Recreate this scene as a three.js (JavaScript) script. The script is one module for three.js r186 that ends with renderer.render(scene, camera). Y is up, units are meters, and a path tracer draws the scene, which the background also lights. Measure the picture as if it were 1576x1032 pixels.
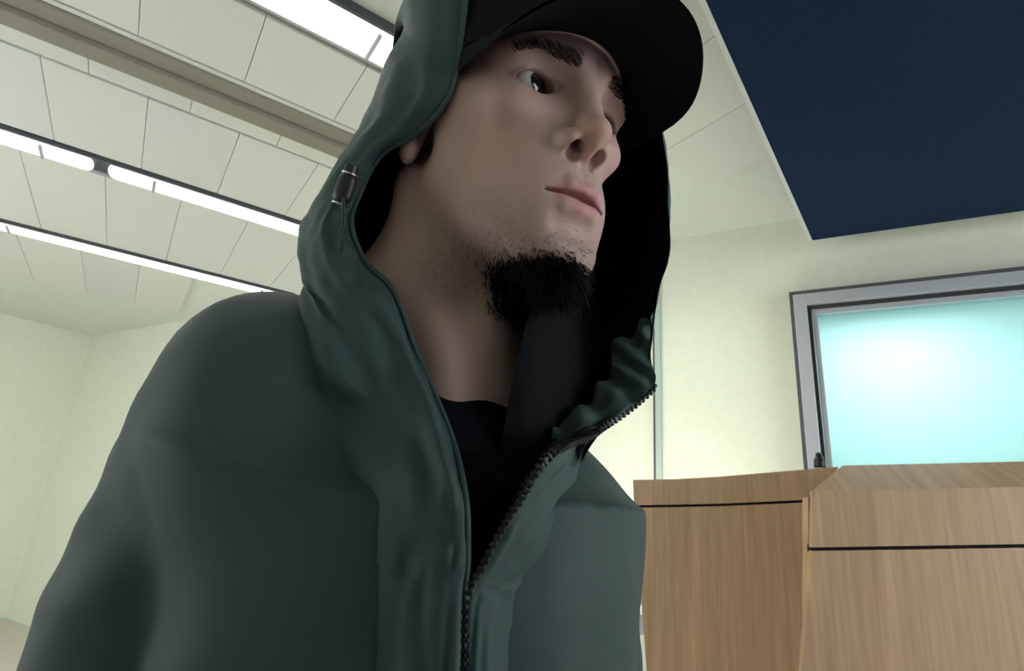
import * as THREE from 'three';
import { mergeGeometries } from 'three/addons/utils/BufferGeometryUtils.js';
import { RoundedBoxGeometry } from 'three/addons/geometries/RoundedBoxGeometry.js';
import { ImprovedNoise } from 'three/addons/math/ImprovedNoise.js';
import { RectAreaLightUniformsLib } from 'three/addons/lights/RectAreaLightUniformsLib.js';

// ------------------------------------------------------------------ camera, exposure
const W = 1576, HT = 1032, F = 850, EYE = new THREE.Vector3(0, 1.2, 0);
const scene = new THREE.Scene();
scene.background = new THREE.Color().setRGB(0.86 * 9.5, 0.93 * 9.5, 1.0 * 9.5);   // bright overcast sky, entering by the added windows only
const camera = new THREE.PerspectiveCamera(2 * Math.atan(HT / 2 / F) * 180 / Math.PI, W / HT, 0.02, 60);
camera.position.copy(EYE);
camera.rotation.set(17 * Math.PI / 180, 0, 4 * Math.PI / 180, 'YXZ');
camera.updateMatrixWorld();
scene.add(camera);
const renderer = new THREE.WebGLRenderer({ antialias: true });
renderer.toneMapping = THREE.LinearToneMapping;
renderer.toneMappingExposure = 0.95;
renderer.shadowMap.enabled = true;
RectAreaLightUniformsLib.init();
const TUBE_POWER = 9, TUBE_GLOW = 1.6, WASH_POWER = 2.0, UP_POWER = 1.5, OUTSIDE_POWER = 29;

// ------------------------------------------------------------------ helpers
const V = (x, y, z) => new THREE.Vector3(x, y, z);
const camR = new THREE.Matrix4().extractRotation(camera.matrixWorld);
const ray = (px, py) => V((px - W / 2) / F, -(py - HT / 2) / F, -1).applyMatrix4(camR);
const P = (px, py, d) => ray(px, py).multiplyScalar(d).add(EYE);         // measured point: pixel and depth
const onPlane = (px, py, n, c) => { const r = ray(px, py); return r.multiplyScalar((c - n.dot(EYE)) / n.dot(r)).add(EYE); };
let seed = 12345;
const rnd = () => { seed = (seed * 1664525 + 1013904223) >>> 0; return seed / 4294967296; };
const noi = new ImprovedNoise(), N3 = (x, y, z) => noi.noise(x + 31.7, y + 17.3, z + 5.1);
const used = {};
const numbered = (n) => { const k = used[n] = (used[n] ?? -1) + 1; return k ? `${n}_${String(k).padStart(3, '0')}` : n; };
const add = (o, name, parent) => { o.name = parent && parent !== scene ? name : numbered(name); (parent || scene).add(o); o.castShadow = o.receiveShadow = true; return o; };
const mesh = (name, g, m, parent) => {
  const list = Array.isArray(g) ? g.map((q) => { const c = q.index ? q.toNonIndexed() : q; return c; }) : null;
  return add(new THREE.Mesh(list ? mergeGeometries(list) : g, m), name, parent);
};
const part = (name, g, m, parent) => {
  const n = parent.children.filter((c) => c.name === name || c.name.startsWith(name + '_0')).length;
  return mesh(n ? `${name}_${String(n).padStart(3, '0')}` : name, g, m, parent);
};
const tag = (o, label, category, group) => { Object.assign(o.userData, { label, category }); if (group) o.userData.group = group; return o; };
const struct = (o) => { o.userData.kind = 'structure'; return o; };
const group = (name) => add(new THREE.Group(), name);
const bx = (w, h, d, x = 0, y = 0, z = 0, r = 0) => (r ? new RoundedBoxGeometry(w, h, d, 2, r) : new THREE.BoxGeometry(w, h, d)).translate(x, y, z);
const std = (o) => new THREE.MeshStandardMaterial(o);
const phys = (o) => new THREE.MeshPhysicalMaterial(o);
const lin = (r, g, b) => new THREE.Color().setRGB(r, g, b);
function dataTex(w, h, fn, srgb = true) {
  const a = new Uint8Array(w * h * 4);
  for (let y = 0; y < h; y++) for (let x = 0; x < w; x++) { const c = fn(x / w, y / h, x, y), k = (y * w + x) * 4; a[k] = c[0]; a[k + 1] = c[1]; a[k + 2] = c[2]; a[k + 3] = 255; }
  const t = new THREE.DataTexture(a, w, h); t.magFilter = THREE.LinearFilter; t.minFilter = THREE.LinearFilter; t.wrapS = t.wrapT = THREE.RepeatWrapping;
  if (srgb) t.colorSpace = THREE.SRGBColorSpace; t.needsUpdate = true; return t;
}

// signed distance fields and their mesh (surface nets)
const sm = (a, b, k) => { const h = Math.max(k - Math.abs(a - b), 0) / k; return Math.min(a, b) - h * h * k * 0.25; };
const cut = (a, b, k) => -sm(-a, b, k);
const sph = (x, y, z, cx, cy, cz, r) => Math.hypot(x - cx, y - cy, z - cz) - r;
const ell = (x, y, z, cx, cy, cz, rx, ry, rz) => {
  x -= cx; y -= cy; z -= cz;
  const k0 = Math.hypot(x / rx, y / ry, z / rz), k1 = Math.hypot(x / rx / rx, y / ry / ry, z / rz / rz);
  return k1 < 1e-9 ? -Math.min(rx, ry, rz) : k0 * (k0 - 1) / k1;
};
const cap = (x, y, z, ax, ay, az, ra, bx_, by, bz, rb) => {              // tapered capsule
  const dx = bx_ - ax, dy = by - ay, dz = bz - az, px = x - ax, py = y - ay, pz = z - az;
  const t = Math.min(1, Math.max(0, (px * dx + py * dy + pz * dz) / (dx * dx + dy * dy + dz * dz)));
  return Math.hypot(px - dx * t, py - dy * t, pz - dz * t) - (ra + (rb - ra) * t);
};
const stepS = (a, b, x) => { const t = Math.min(1, Math.max(0, (x - a) / (b - a))); return t * t * (3 - 2 * t); };
function field(f, lo, hi, h, colour) {
  const nx = Math.ceil((hi[0] - lo[0]) / h) + 1, ny = Math.ceil((hi[1] - lo[1]) / h) + 1, nz = Math.ceil((hi[2] - lo[2]) / h) + 1;
  const g = new Float32Array(nx * ny * nz), at = (i, j, k) => (k * ny + j) * nx + i, B = 4;
  for (let k = 0; k < nz; k += B) for (let j = 0; j < ny; j += B) for (let i = 0; i < nx; i += B) {
    const c = f(lo[0] + (i + 1.5) * h, lo[1] + (j + 1.5) * h, lo[2] + (k + 1.5) * h), far = Math.abs(c) > h * B * 1.35;
    for (let c2 = k; c2 < Math.min(k + B, nz); c2++) for (let b = j; b < Math.min(j + B, ny); b++) for (let a = i; a < Math.min(i + B, nx); a++)
      g[at(a, b, c2)] = far ? c : f(lo[0] + a * h, lo[1] + b * h, lo[2] + c2 * h);
  }
  const id = new Int32Array(nx * ny * nz).fill(-1), pos = [], idx = [];
  const ed = [[0, 1], [2, 3], [4, 5], [6, 7], [0, 2], [1, 3], [4, 6], [5, 7], [0, 4], [1, 5], [2, 6], [3, 7]];
  for (let k = 0; k < nz - 1; k++) for (let j = 0; j < ny - 1; j++) for (let i = 0; i < nx - 1; i++) {
    let m = 0; const v = [];
    for (let c = 0; c < 8; c++) { const q = g[at(i + (c & 1), j + (c >> 1 & 1), k + (c >> 2))]; v.push(q); if (q < 0) m |= 1 << c; }
    if (!m || m === 255) continue;
    let x = 0, y = 0, z = 0, n = 0;
    for (const [a, b] of ed) if ((v[a] < 0) !== (v[b] < 0)) {
      const t = v[a] / (v[a] - v[b]);
      x += (a & 1) + ((b & 1) - (a & 1)) * t; y += (a >> 1 & 1) + ((b >> 1 & 1) - (a >> 1 & 1)) * t; z += (a >> 2) + ((b >> 2) - (a >> 2)) * t; n++;
    }
    id[at(i, j, k)] = pos.length / 3;
    pos.push(lo[0] + (i + x / n) * h, lo[1] + (j + y / n) * h, lo[2] + (k + z / n) * h);
  }
  const quad = (a, b, c, d, flip) => { if (a < 0 || b < 0 || c < 0 || d < 0) return; if (flip) idx.push(a, c, b, a, d, c); else idx.push(a, b, c, a, c, d); };
  for (let k = 1; k < nz - 1; k++) for (let j = 1; j < ny - 1; j++) for (let i = 1; i < nx - 1; i++) {
    const s = g[at(i, j, k)] < 0;
    if (s !== g[at(i + 1, j, k)] < 0) quad(id[at(i, j - 1, k - 1)], id[at(i, j, k - 1)], id[at(i, j, k)], id[at(i, j - 1, k)], !s);
    if (s !== g[at(i, j + 1, k)] < 0) quad(id[at(i - 1, j, k - 1)], id[at(i - 1, j, k)], id[at(i, j, k)], id[at(i, j, k - 1)], !s);
    if (s !== g[at(i, j, k + 1)] < 0) quad(id[at(i - 1, j - 1, k)], id[at(i, j - 1, k)], id[at(i, j, k)], id[at(i - 1, j, k)], !s);
  }
  const nor = new Float32Array(pos.length), e = h * 0.6;
  for (let i = 0; i < pos.length; i += 3) {
    const [x, y, z] = [pos[i], pos[i + 1], pos[i + 2]];
    const a = f(x + e, y, z) - f(x - e, y, z), b = f(x, y + e, z) - f(x, y - e, z), c = f(x, y, z + e) - f(x, y, z - e), l = Math.hypot(a, b, c) || 1;
    nor[i] = a / l; nor[i + 1] = b / l; nor[i + 2] = c / l;
  }
  const geo = new THREE.BufferGeometry();
  geo.setAttribute('position', new THREE.Float32BufferAttribute(pos, 3));
  geo.setAttribute('normal', new THREE.Float32BufferAttribute(nor, 3));
  if (colour) {
    const col = new Float32Array(pos.length);
    for (let i = 0; i < pos.length; i += 3) col.set(colour(pos[i], pos[i + 1], pos[i + 2], nor[i], nor[i + 1], nor[i + 2]), i);
    geo.setAttribute('color', new THREE.Float32BufferAttribute(col, 3));
  }
  geo.setIndex(idx);
  return geo;
}
// smooth surface through rows of control points: cols[t][s]
const cr = (a, b, c, d, t) => 0.5 * (2 * b + (c - a) * t + (2 * a - 5 * b + 4 * c - d) * t * t + (3 * b - a - 3 * c + d) * t * t * t);
const crV = (p, t) => {
  const n = p.length - 1, i = Math.min(n - 1, Math.max(0, Math.floor(t))), u = t - i, q = (k) => p[Math.min(n, Math.max(0, k))];
  const [a, b, c, d] = [q(i - 1), q(i), q(i + 1), q(i + 2)];
  return V(cr(a.x, b.x, c.x, d.x, u), cr(a.y, b.y, c.y, d.y, u), cr(a.z, b.z, c.z, d.z, u));
};
function loft(cols, nt, ns, bump, t0 = 0, t1 = cols.length - 1, s0 = 0, s1 = cols[0].length - 1, shift = 0, taper = null) {
  const pos = [], idx = [], uv = [], at = (t, s) => crV(cols.map((c) => crV(c, s)), t);
  const rows = [];
  if (taper) for (let j = 0; j <= ns; j++) { const q = []; for (let i = 0; i <= nt; i++) { const t = t0 + (t1 - t0) * i / nt; q.push(at(t, s0 + (s1 - s0) * taper(i / nt) * j / ns)); } rows.push(q); }
  else for (let j = 0; j <= ns; j++) { const s = s0 + (s1 - s0) * j / ns, line = cols.map((c) => crV(c, s)); const r = []; for (let i = 0; i <= nt; i++) r.push(crV(line, t0 + (t1 - t0) * i / nt)); rows.push(r); }
  const nor = rows.map((r, j) => r.map((p, i) => {
    const a = r[Math.min(nt, i + 1)].clone().sub(r[Math.max(0, i - 1)]), b = rows[Math.min(ns, j + 1)][i].clone().sub(rows[Math.max(0, j - 1)][i]);
    return a.cross(b).normalize();
  }));
  rows.forEach((r, j) => r.forEach((p, i) => {
    const t = t0 + (t1 - t0) * i / nt, s = s0 + (s1 - s0) * j / ns, q = p.clone().addScaledVector(nor[j][i], shift + (bump ? bump(t, s, p) : 0));
    pos.push(q.x, q.y, q.z); uv.push(t, s);
    if (i < nt && j < ns) { const k = j * (nt + 1) + i; idx.push(k, k + 1, k + nt + 2, k, k + nt + 2, k + nt + 1); }
  }));
  const g = new THREE.BufferGeometry();
  g.setAttribute('position', new THREE.Float32BufferAttribute(pos, 3)); g.setAttribute('uv', new THREE.Float32BufferAttribute(uv, 2));
  g.setIndex(idx); g.computeVertexNormals(); return g;
}
const tube = (pts, r, n = 40, m = 6) => new THREE.TubeGeometry(new THREE.CatmullRomCurve3(pts), n, r, m);

// ------------------------------------------------------------------ materials
const speck = (base, amp, sc) => dataTex(256, 256, (u, v) => { const n = 1 + amp * (N3(u * sc, v * sc, 1) + 0.5 * N3(u * sc * 3, v * sc * 3, 4)); return base.map((c) => Math.min(255, c * n)); });
const M = {
  wall: std({ map: speck([222, 226, 206], 0.015, 24), roughness: 0.75 }),
  ceiling: std({ map: speck([222, 226, 216], 0.015, 24), roughness: 0.8 }),
  panel: [0, 1, 2].map((k) => std({ color: lin(0.70 + 0.02 * k, 0.71 + 0.015 * k, 0.67), roughness: 0.55 })),
  floor: std({ map: speck([205, 196, 184], 0.05, 40), roughness: 0.6 }),
  beam: std({ color: 0x8f897c, roughness: 0.7 }),
  navy: phys({ map: speck([22, 38, 64], 0.05, 30), roughness: 0.9, specularIntensity: 0.3 }), navyTrim: std({ color: 0xc9cbc4, roughness: 0.5 }),
  alu: std({ color: 0xb9bdc2, roughness: 0.4, metalness: 0.3 }), gasket: std({ color: 0x24272b, roughness: 0.6 }),
  trim: std({ color: 0xa9b8b0, roughness: 0.5 }), glass: phys({ color: 0xe6f4f4, transmission: 1, thickness: 0, roughness: 0.35, ior: 1.45 }),
  clear: phys({ color: 0xffffff, transmission: 1, thickness: 0, roughness: 0, ior: 1.45 }),
  outside: std({ color: 0xc6d8d6, roughness: 0.9 }),
  housing: std({ color: 0x55585c, roughness: 0.5, metalness: 0.3 }),
  tube: std({ color: 0xffffff, emissive: lin(0.93, 0.88, 1.0), emissiveIntensity: TUBE_GLOW }),
  reveal: std({ color: 0x14110f, roughness: 0.8 }),
  jacket: phys({ color: lin(0.042, 0.072, 0.070), roughness: 0.62, specularIntensity: 0.5, ior: 1.5, sheen: 0.15, sheenRoughness: 0.5, sheenColor: lin(0.2, 0.3, 0.29) }),
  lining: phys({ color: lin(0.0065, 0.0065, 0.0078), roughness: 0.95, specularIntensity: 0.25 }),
  shirt: phys({ color: lin(0.006, 0.006, 0.009), roughness: 0.95, specularIntensity: 0.25 }),
  cap: phys({ color: lin(0.006, 0.006, 0.010), roughness: 0.9, specularIntensity: 0.3 }),
  hair: phys({ color: lin(0.010, 0.009, 0.009), roughness: 0.9, specularIntensity: 0.3 }),
  skin: phys({ vertexColors: true, roughness: 0.62, sheen: 0.1, sheenRoughness: 0.6 }),
  black: std({ color: lin(0.010, 0.011, 0.013), roughness: 0.4 }), metal: std({ color: 0xc8ccd0, roughness: 0.25, metalness: 0.9 }),
  trousers: std({ color: lin(0.012, 0.013, 0.017), roughness: 0.9 }),
};
const woodTex = () => dataTex(512, 512, (u, v) => {
  const wob = 0.06 * N3(u * 4, v * 1.2, 2), a = N3((u + wob) * 22, v * 1.1, 3), b = N3(u * 90, v * 3, 7), c = N3(u * 240, v * 9, 11);
  const arch = Math.sin((Math.hypot((u - 0.45) * 5, 0) + v * 1.3 + wob * 4) * 16) * Math.exp(-Math.pow((u - 0.45) * 6, 2));
  const n = 1 + 0.07 * a + 0.08 * b + 0.06 * c - 0.06 * arch;
  return [184 * n, 148 * n, 112 * n];
});
M.wood = std({ map: woodTex(), roughness: 0.5 });

// ------------------------------------------------------------------ room (its walls run 30 degrees off the view)
const CEIL = 2.5, A0 = -6.2, A1 = 3.4, B0 = -2.5, B1 = 1.5;
const rA = V(0.866, 0, 0.5), rB = V(-0.5, 0, 0.866);
const room = (g) => g.rotateY(-Math.PI / 6);                              // local x along the long wall, local z away from it
const roomAt = (a, y, b) => V(a * rA.x + b * rB.x, y, a * rA.z + b * rB.z);
const toRoom = (p) => [p.dot(rA), p.y, p.dot(rB)];
const uvBox = (g) => { const p = g.attributes.position, n = g.attributes.normal, u = g.attributes.uv; for (let i = 0; i < p.count; i++) { const ax = Math.abs(n.getX(i)), ay = Math.abs(n.getY(i)); u.setXY(i, ax > 0.7 ? p.getZ(i) : p.getX(i), ay > 0.7 ? p.getZ(i) : p.getY(i)); } return g; };
const wallBox = (a0, a1, y0, y1, b0, b1) => uvBox(bx(a1 - a0, y1 - y0, b1 - b0, (a0 + a1) / 2, (y0 + y1) / 2, (b0 + b1) / 2));
// door opening on the long wall, measured from the photograph
const onWall = (px, py) => toRoom(onPlane(px, py, rB, B0));
const dL = onWall(1232, 590)[0], dTop = onWall(1225, 460)[1], dR = dL + 0.95;
struct(mesh('floor', room(wallBox(A0 - 0.2, A1 + 0.2, -0.12, 0, B0 - 2.2, B1 + 0.2)), M.floor));
struct(mesh('wall_back', [wallBox(A0 - 0.2, dL, 0, CEIL, B0 - 0.15, B0), wallBox(dR, A1 + 0.2, 0, CEIL, B0 - 0.15, B0), wallBox(dL, dR, dTop, CEIL, B0 - 0.15, B0)].map(room), M.wall));
const wn = [-4.3, -2.4, 0.45, 2.0];                                        // unseen window added in the wall behind, for light from the left
struct(mesh('wall_front', [wallBox(A0 - 0.2, wn[0], 0, CEIL, B1, B1 + 0.15), wallBox(wn[1], A1 + 0.2, 0, CEIL, B1, B1 + 0.15), wallBox(wn[0], wn[1], 0, wn[2], B1, B1 + 0.15), wallBox(wn[0], wn[1], wn[3], CEIL, B1, B1 + 0.15)].map(room), M.wall));
const wr = [-2.3, 0.3, 0.6, 2.2];                                         // another unseen window added in the right end wall, lighting the face
function addedWindowIn(name, w0, w1, y0, y1, place) {
  const w = struct(group(name)), mid = (w0 + w1) / 2, wl = w1 - w0, hh = y1 - y0, yc = (y0 + y1) / 2;
  for (const y of [y0 + 0.025, y1 - 0.025]) part('frame_rail', place(bx(wl, 0.05, 0.06, mid, y, 0, 0.004)), M.alu, w);
  for (const k of [0, 1, 2]) part('frame_post', place(bx(0.05, hh - 0.1, 0.06, w0 + 0.025 + k * (wl - 0.05) / 2, yc, 0, 0.004)), M.alu, w);
  for (const k of [0, 1]) part('pane', place(bx(wl / 2 - 0.1, hh - 0.1, 0.006, w0 + wl / 4 + k * wl / 2, yc, 0)), M.clear, w);
}
addedWindowIn('added_window_1', ...wn, (g) => room(g.translate(0, 0, B1 + 0.08)));
struct(mesh('wall_right', [wallBox(A1, A1 + 0.15, 0, CEIL, B0, wr[0]), wallBox(A1, A1 + 0.15, 0, CEIL, wr[1], B1), wallBox(A1, A1 + 0.15, 0, wr[2], wr[0], wr[1]), wallBox(A1, A1 + 0.15, wr[3], CEIL, wr[0], wr[1])].map(room), M.wall));
addedWindowIn('added_window_2', ...wr, (g) => room(g.rotateY(-Math.PI / 2).translate(A1 + 0.08, 0, 0)));
{ // dark blue block added behind the viewpoint to keep light off the chest
  const o = group('added_cabinet'); tag(o, 'added navy block behind the viewpoint that keeps light off the chest', 'machine');
  o.position.set(0.56, 0, 0.24); o.rotation.y = -0.12;
  part('body', bx(1.5, 1.36, 0.5, 0, 0.68, 0.2, 0.02), M.navy, o); part('shelf', bx(0.9, 0.04, 0.08, 0.1, 0.85, -0.09, 0.008), M.black, o); part('screen_bezel', bx(0.5, 0.34, 0.02, 0, 1.1, -0.055, 0.006), M.black, o);
}
struct(mesh('wall_left', room(wallBox(A0 - 0.15, A0, 0, CEIL, B0, B1)), M.wall));
const ceiling = struct(mesh('ceiling', room(wallBox(A0 - 0.2, A1 + 0.2, CEIL, CEIL + 0.15, B0 - 0.15, B1 + 0.15)), M.ceiling));
{ // lined ceiling panels between the rows of tubes; (u, w) run along and across the rows
  const th = 34 * Math.PI / 180, U = V(Math.cos(th), 0, -Math.sin(th)), Wd = V(Math.sin(th), 0, Math.cos(th));
  const pos = (u, y, w) => U.clone().multiplyScalar(u).addScaledVector(Wd, w).setY(y);
  const inside = (p, m) => { const q = toRoom(p); return q[2] > B0 + m && q[2] < B1 - m && q[0] > A0 + m && q[0] < A1 - m; };
  const bands = [[-5.0, -4.0], [-3.80, -2.87], [-2.68, -2.115], [-2.105, -2.005], [-1.80, -1.47], [-1.20, -0.3]];
  bands.forEach(([w0, w1], bi) => {
    const pw = 0.30, g = bx(pw - 0.0015, 0.018, w1 - w0 - 0.004, 0, 0, 0, 0.003).rotateY(th);
    for (let k = -20; k < 4; k++) {
      const u = k * pw + bi * 0.13;
      if (![-1, 1].every((s) => [w0, w1].every((w) => inside(pos(u + s * pw / 2, 0, w), 0.02)))) continue;
      part('panel', g, M.panel[Math.floor(rnd() * 3)], ceiling).position.copy(pos(u, CEIL - 0.009, (w0 + w1) / 2));
    }
  });
  // shallow beam between the panels
  const beam = group('ceiling_beam'); tag(beam, 'grey-brown shallow beam crossing the ceiling in front of the light rows', 'beam');
  const bu0 = -4.2, bu1 = 0.95, bl = bu1 - bu0;
  part('beam_face', bx(bl, 0.05, 0.075, 0, 0, -0.034, 0.004).rotateY(th), M.beam, beam); part('beam_step', bx(bl, 0.03, 0.07, 0, 0.01, 0.04, 0.004).rotateY(th), M.beam, beam);
  part('beam_strip', bx(bl, 0.02, 0.02, 0, 0.015, 0.085, 0.003).rotateY(th), M.panel[1], beam);
  beam.position.copy(pos((bu0 + bu1) / 2, CEIL - 0.025, -1.90));
  // rows of fluorescent tubes
  const rowsL = [[-3.90, -4.4, 0.75, 'farthest row of bright fluorescent tube seen just above the jacket shoulder'], [-2.775, -3.2, 1.1, 'middle bright fluorescent tube row level with the hood cord stopper'], [-1.36, -0.35, 0.55, 'nearest fluorescent tube row above the top of the hood']];
  for (const [w, u0, u1, label] of rowsL) {
    const L = u1 - u0, o = group('ceiling_light'); tag(o, label, 'ceiling light', 'fluorescent tube rows in the ceiling');
    o.position.copy(pos((u0 + u1) / 2, CEIL, w)); o.rotation.y = th;
    part('housing', [bx(L, 0.03, 0.012, 0, -0.015, 0.076), bx(L, 0.012, 0.16, 0, -0.006, 0)], M.housing, o);
    part('housing_edge', bx(L, 0.022, 0.008, 0, -0.011, -0.074), M.alu, o);
    const nT = L > 2 ? 3 : 1, tl = L / nT;
    for (let k = 0; k < nT; k++) {
      const x = -L / 2 + tl * (k + 0.5);
      part('tube', new THREE.CapsuleGeometry(0.03, tl - 0.11, 4, 12).rotateZ(Math.PI / 2).scale(1, 0.45, 2.4).translate(x, -0.026, 0.004), M.tube, o);
      for (const s of [-1, 1]) part('clip', bx(0.012, 0.022, 0.11, x + s * (tl / 2 - 0.2), -0.034, 0.004, 0.003), M.alu, o);
      const l = new THREE.RectAreaLight(lin(0.98, 0.98, 0.98), TUBE_POWER, tl - 0.1, 0.09);
      l.position.set(x, -0.05, 0.004); l.rotation.x = -Math.PI / 2; o.add(l);
    }
  }
}
// navy bulkhead above
{
  const c = P(1248, 370, 1).sub(EYE), k = (2.3 - 1.2) / c.y, C = EYE.clone().addScaledVector(c, k);
  const e1 = V(-0.61, 0, 0.792), e2 = V(0.876, 0, 0.482);
  const c3 = C.clone().addScaledVector(e1, 3.3), c4 = c3.clone().addScaledVector(e2, 1.15), c2 = C.clone().addScaledVector(e2, 1.3);
  const sh = new THREE.Shape([C, c2, c4, c3].map((p) => new THREE.Vector2(p.x, -p.z)));
  const o = group('ceiling_bulkhead'); tag(o, 'dark navy blue ceiling bulkhead at the upper right above the door', 'bulkhead');
  part('soffit', new THREE.ExtrudeGeometry(sh, { depth: CEIL - 2.3 - 0.002, bevelEnabled: false }).rotateX(-Math.PI / 2).translate(0, 2.3, 0), M.navy, o);
  const rail = (a, b) => { const d = b.clone().sub(a), g = bx(d.length(), 0.012, 0.012).rotateY(Math.atan2(-d.z, d.x)); const m = a.clone().add(b).multiplyScalar(0.5); return g.translate(m.x, 2.303, m.z); };
  part('edge_trim', [rail(C, c3)], M.navyTrim, o);
}
// wall strip and door
{
  const a = onWall(1014, 600)[0];
  const t = struct(group('trim_1'));
  part('strip', room(bx(0.026, CEIL, 0.02, a, CEIL / 2, B0 + 0.01, 0.003)), M.trim, t); part('strip_dark_bar', room(bx(0.008, CEIL, 0.014, a - 0.019, CEIL / 2, B0 + 0.007)), M.housing, t);  // a thin dark grey bar runs along the left of the strip
  const d = struct(group('door_1')), fw = 0.05, h = dTop, w = dR - dL, fz = B0 + 0.01;
  part('frame_post', room(bx(fw, h, 0.1, dL + fw / 2, h / 2, fz, 0.004)), M.alu, d); part('frame_post', room(bx(fw, h, 0.1, dR - fw / 2, h / 2, fz, 0.004)), M.alu, d);
  part('frame_head', room(bx(w - 2 * fw, fw, 0.1, dL + w / 2, h - fw / 2, fz, 0.004)), M.alu, d);
  part('outer_seal', [bx(0.012, h + 0.012, 0.06, dL - 0.006, (h + 0.012) / 2, B0 + 0.03), bx(w + 0.024, 0.012, 0.06, dL + w / 2, h + 0.006, B0 + 0.03)].map(room), M.housing, d);
  const g0 = dL + fw, g1 = dR - fw, gh = h - fw;
  part('gasket', [bx(0.014, gh, 0.06, g0 + 0.007, gh / 2, fz), bx(0.014, gh, 0.06, g1 - 0.007, gh / 2, fz), bx(g1 - g0 - 0.028, 0.014, 0.06, (g0 + g1) / 2, gh - 0.007, fz)].map(room), M.gasket, d);
  part('leaf_frame', [bx(0.02, gh - 0.02, 0.04, g0 + 0.025, gh / 2, fz), bx(0.02, gh - 0.02, 0.04, g1 - 0.025, gh / 2, fz), bx(g1 - g0 - 0.07, 0.02, 0.04, (g0 + g1) / 2, gh - 0.025, fz), bx(g1 - g0 - 0.07, 0.12, 0.04, (g0 + g1) / 2, 0.07, fz)].map(room), M.alu, d);
  part('pane', room(bx(g1 - g0 - 0.07, gh - 0.16, 0.008, (g0 + g1) / 2, 0.13 + (gh - 0.16) / 2, fz)), M.glass, d);
  // small lobby behind the glass door
  struct(mesh('wall_lobby', [wallBox(dL - 0.5, dR + 0.5, 0, CEIL, B0 - 1.5, B0 - 1.4), wallBox(dL - 0.6, dL - 0.5, 0, CEIL, B0 - 1.5, B0 - 0.15), wallBox(dR + 0.5, dR + 0.6, 0, CEIL, B0 - 1.5, B0 - 0.15)].map(room), M.outside));
  struct(mesh('ceiling_lobby', room(wallBox(dL - 0.6, dR + 0.6, CEIL, CEIL + 0.1, B0 - 1.5, B0 - 0.15)), M.outside));
  const o = group('lobby_light'); tag(o, 'square ceiling light of the lobby behind the glass door', 'ceiling light');
  o.position.copy(roomAt((dL + dR) / 2, CEIL, B0 - 0.8)); o.rotation.y = -Math.PI / 6;
  part('frame', bx(0.64, 0.02, 0.64, 0, -0.01, 0, 0.004), M.alu, o); part('diffuser', bx(0.58, 0.006, 0.58, 0, -0.022, 0), M.tube, o);
  const l = new THREE.RectAreaLight(lin(0.85, 0.97, 1.0), OUTSIDE_POWER, 0.56, 0.56); l.position.y = -0.03; l.rotation.x = -Math.PI / 2; o.add(l);
}
// unseen wall washer added near the back wall, hidden behind the hood
{
  const o = group('added_downlight'); tag(o, 'unseen downlight washing the cream wall behind the person', 'added_downlight');
  const p = roomAt(-0.75, CEIL, B0 + 0.75); o.position.copy(p);
  part('ring', new THREE.TorusGeometry(0.07, 0.01, 8, 32).rotateX(Math.PI / 2).translate(0, -0.008, 0), M.alu, o); part('lens', new THREE.CylinderGeometry(0.065, 0.065, 0.006, 32).translate(0, -0.006, 0), M.tube, o);
  const s = new THREE.SpotLight(lin(1.0, 1.0, 0.86), WASH_POWER, 0, 0.95, 1, 2); s.position.set(0, -0.03, 0); s.castShadow = true; s.shadow.radius = 3;
  const q = roomAt(0.0, 0.5, B0).sub(p); s.target.position.copy(q); o.add(s); o.add(s.target); s.target.name = 'aim';
}
{ // unseen uplighter added behind the desk to brighten the lower wall
  const o = group('added_uplighter'); tag(o, 'unseen uplighter added behind the desk to brighten the wall', 'added lamp');
  o.position.copy(roomAt(-0.6, 0, B0 + 0.55));
  part('base', new THREE.CylinderGeometry(0.12, 0.13, 0.025, 32).translate(0, 0.0125, 0), M.alu, o); part('pole', new THREE.CylinderGeometry(0.012, 0.012, 0.82, 12).translate(0, 0.43, 0), M.alu, o);
  part('bowl', new THREE.LatheGeometry([[0.012, 0.82], [0.06, 0.84], [0.1, 0.9], [0.096, 0.9], [0.056, 0.848], [0.0, 0.83]].map(([x, y]) => new THREE.Vector2(x, y)), 32), M.alu, o);
  part('bulb', new THREE.SphereGeometry(0.03, 16, 12).translate(0, 0.868, 0), M.tube, o);
  const l = new THREE.SpotLight(lin(1, 1, 0.9), UP_POWER, 0, 1.35, 0.9, 2); l.position.set(0, 0.915, 0); l.castShadow = true; l.shadow.radius = 3; l.target.position.copy(roomAt(-0.6, 1.9, B0).sub(o.position)); l.target.name = 'aim'; o.add(l, l.target);
}
// ------------------------------------------------------------------ desk
const slab = (pts, n, th) => {                                            // a flat board with the given outline, thickness behind it
  const nn = n.clone().normalize(), g = new THREE.BufferGeometry(), c = pts.map((p) => p.clone().addScaledVector(nn, -th)), v = [], uv = [];
  const x = V(0, 1, 0).cross(nn).normalize(), y = nn.clone().cross(x), ua = (p) => [p.dot(x) * 1.1 + 0.31, p.dot(y) * 1.1 + 0.45];
  const quad = (a, b, c2, d) => { for (const p of [a, b, c2, a, c2, d]) { v.push(p.x, p.y, p.z); uv.push(...ua(p)); } };
  quad(...pts); quad(c[3], c[2], c[1], c[0]);
  for (let i = 0; i < 4; i++) { const j = (i + 1) % 4; quad(pts[j], pts[i], c[i], c[j]); }
  g.setAttribute('position', new THREE.Float32BufferAttribute(v, 3)); g.setAttribute('uv', new THREE.Float32BufferAttribute(uv, 2)); g.computeVertexNormals(); return g;
};
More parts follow.
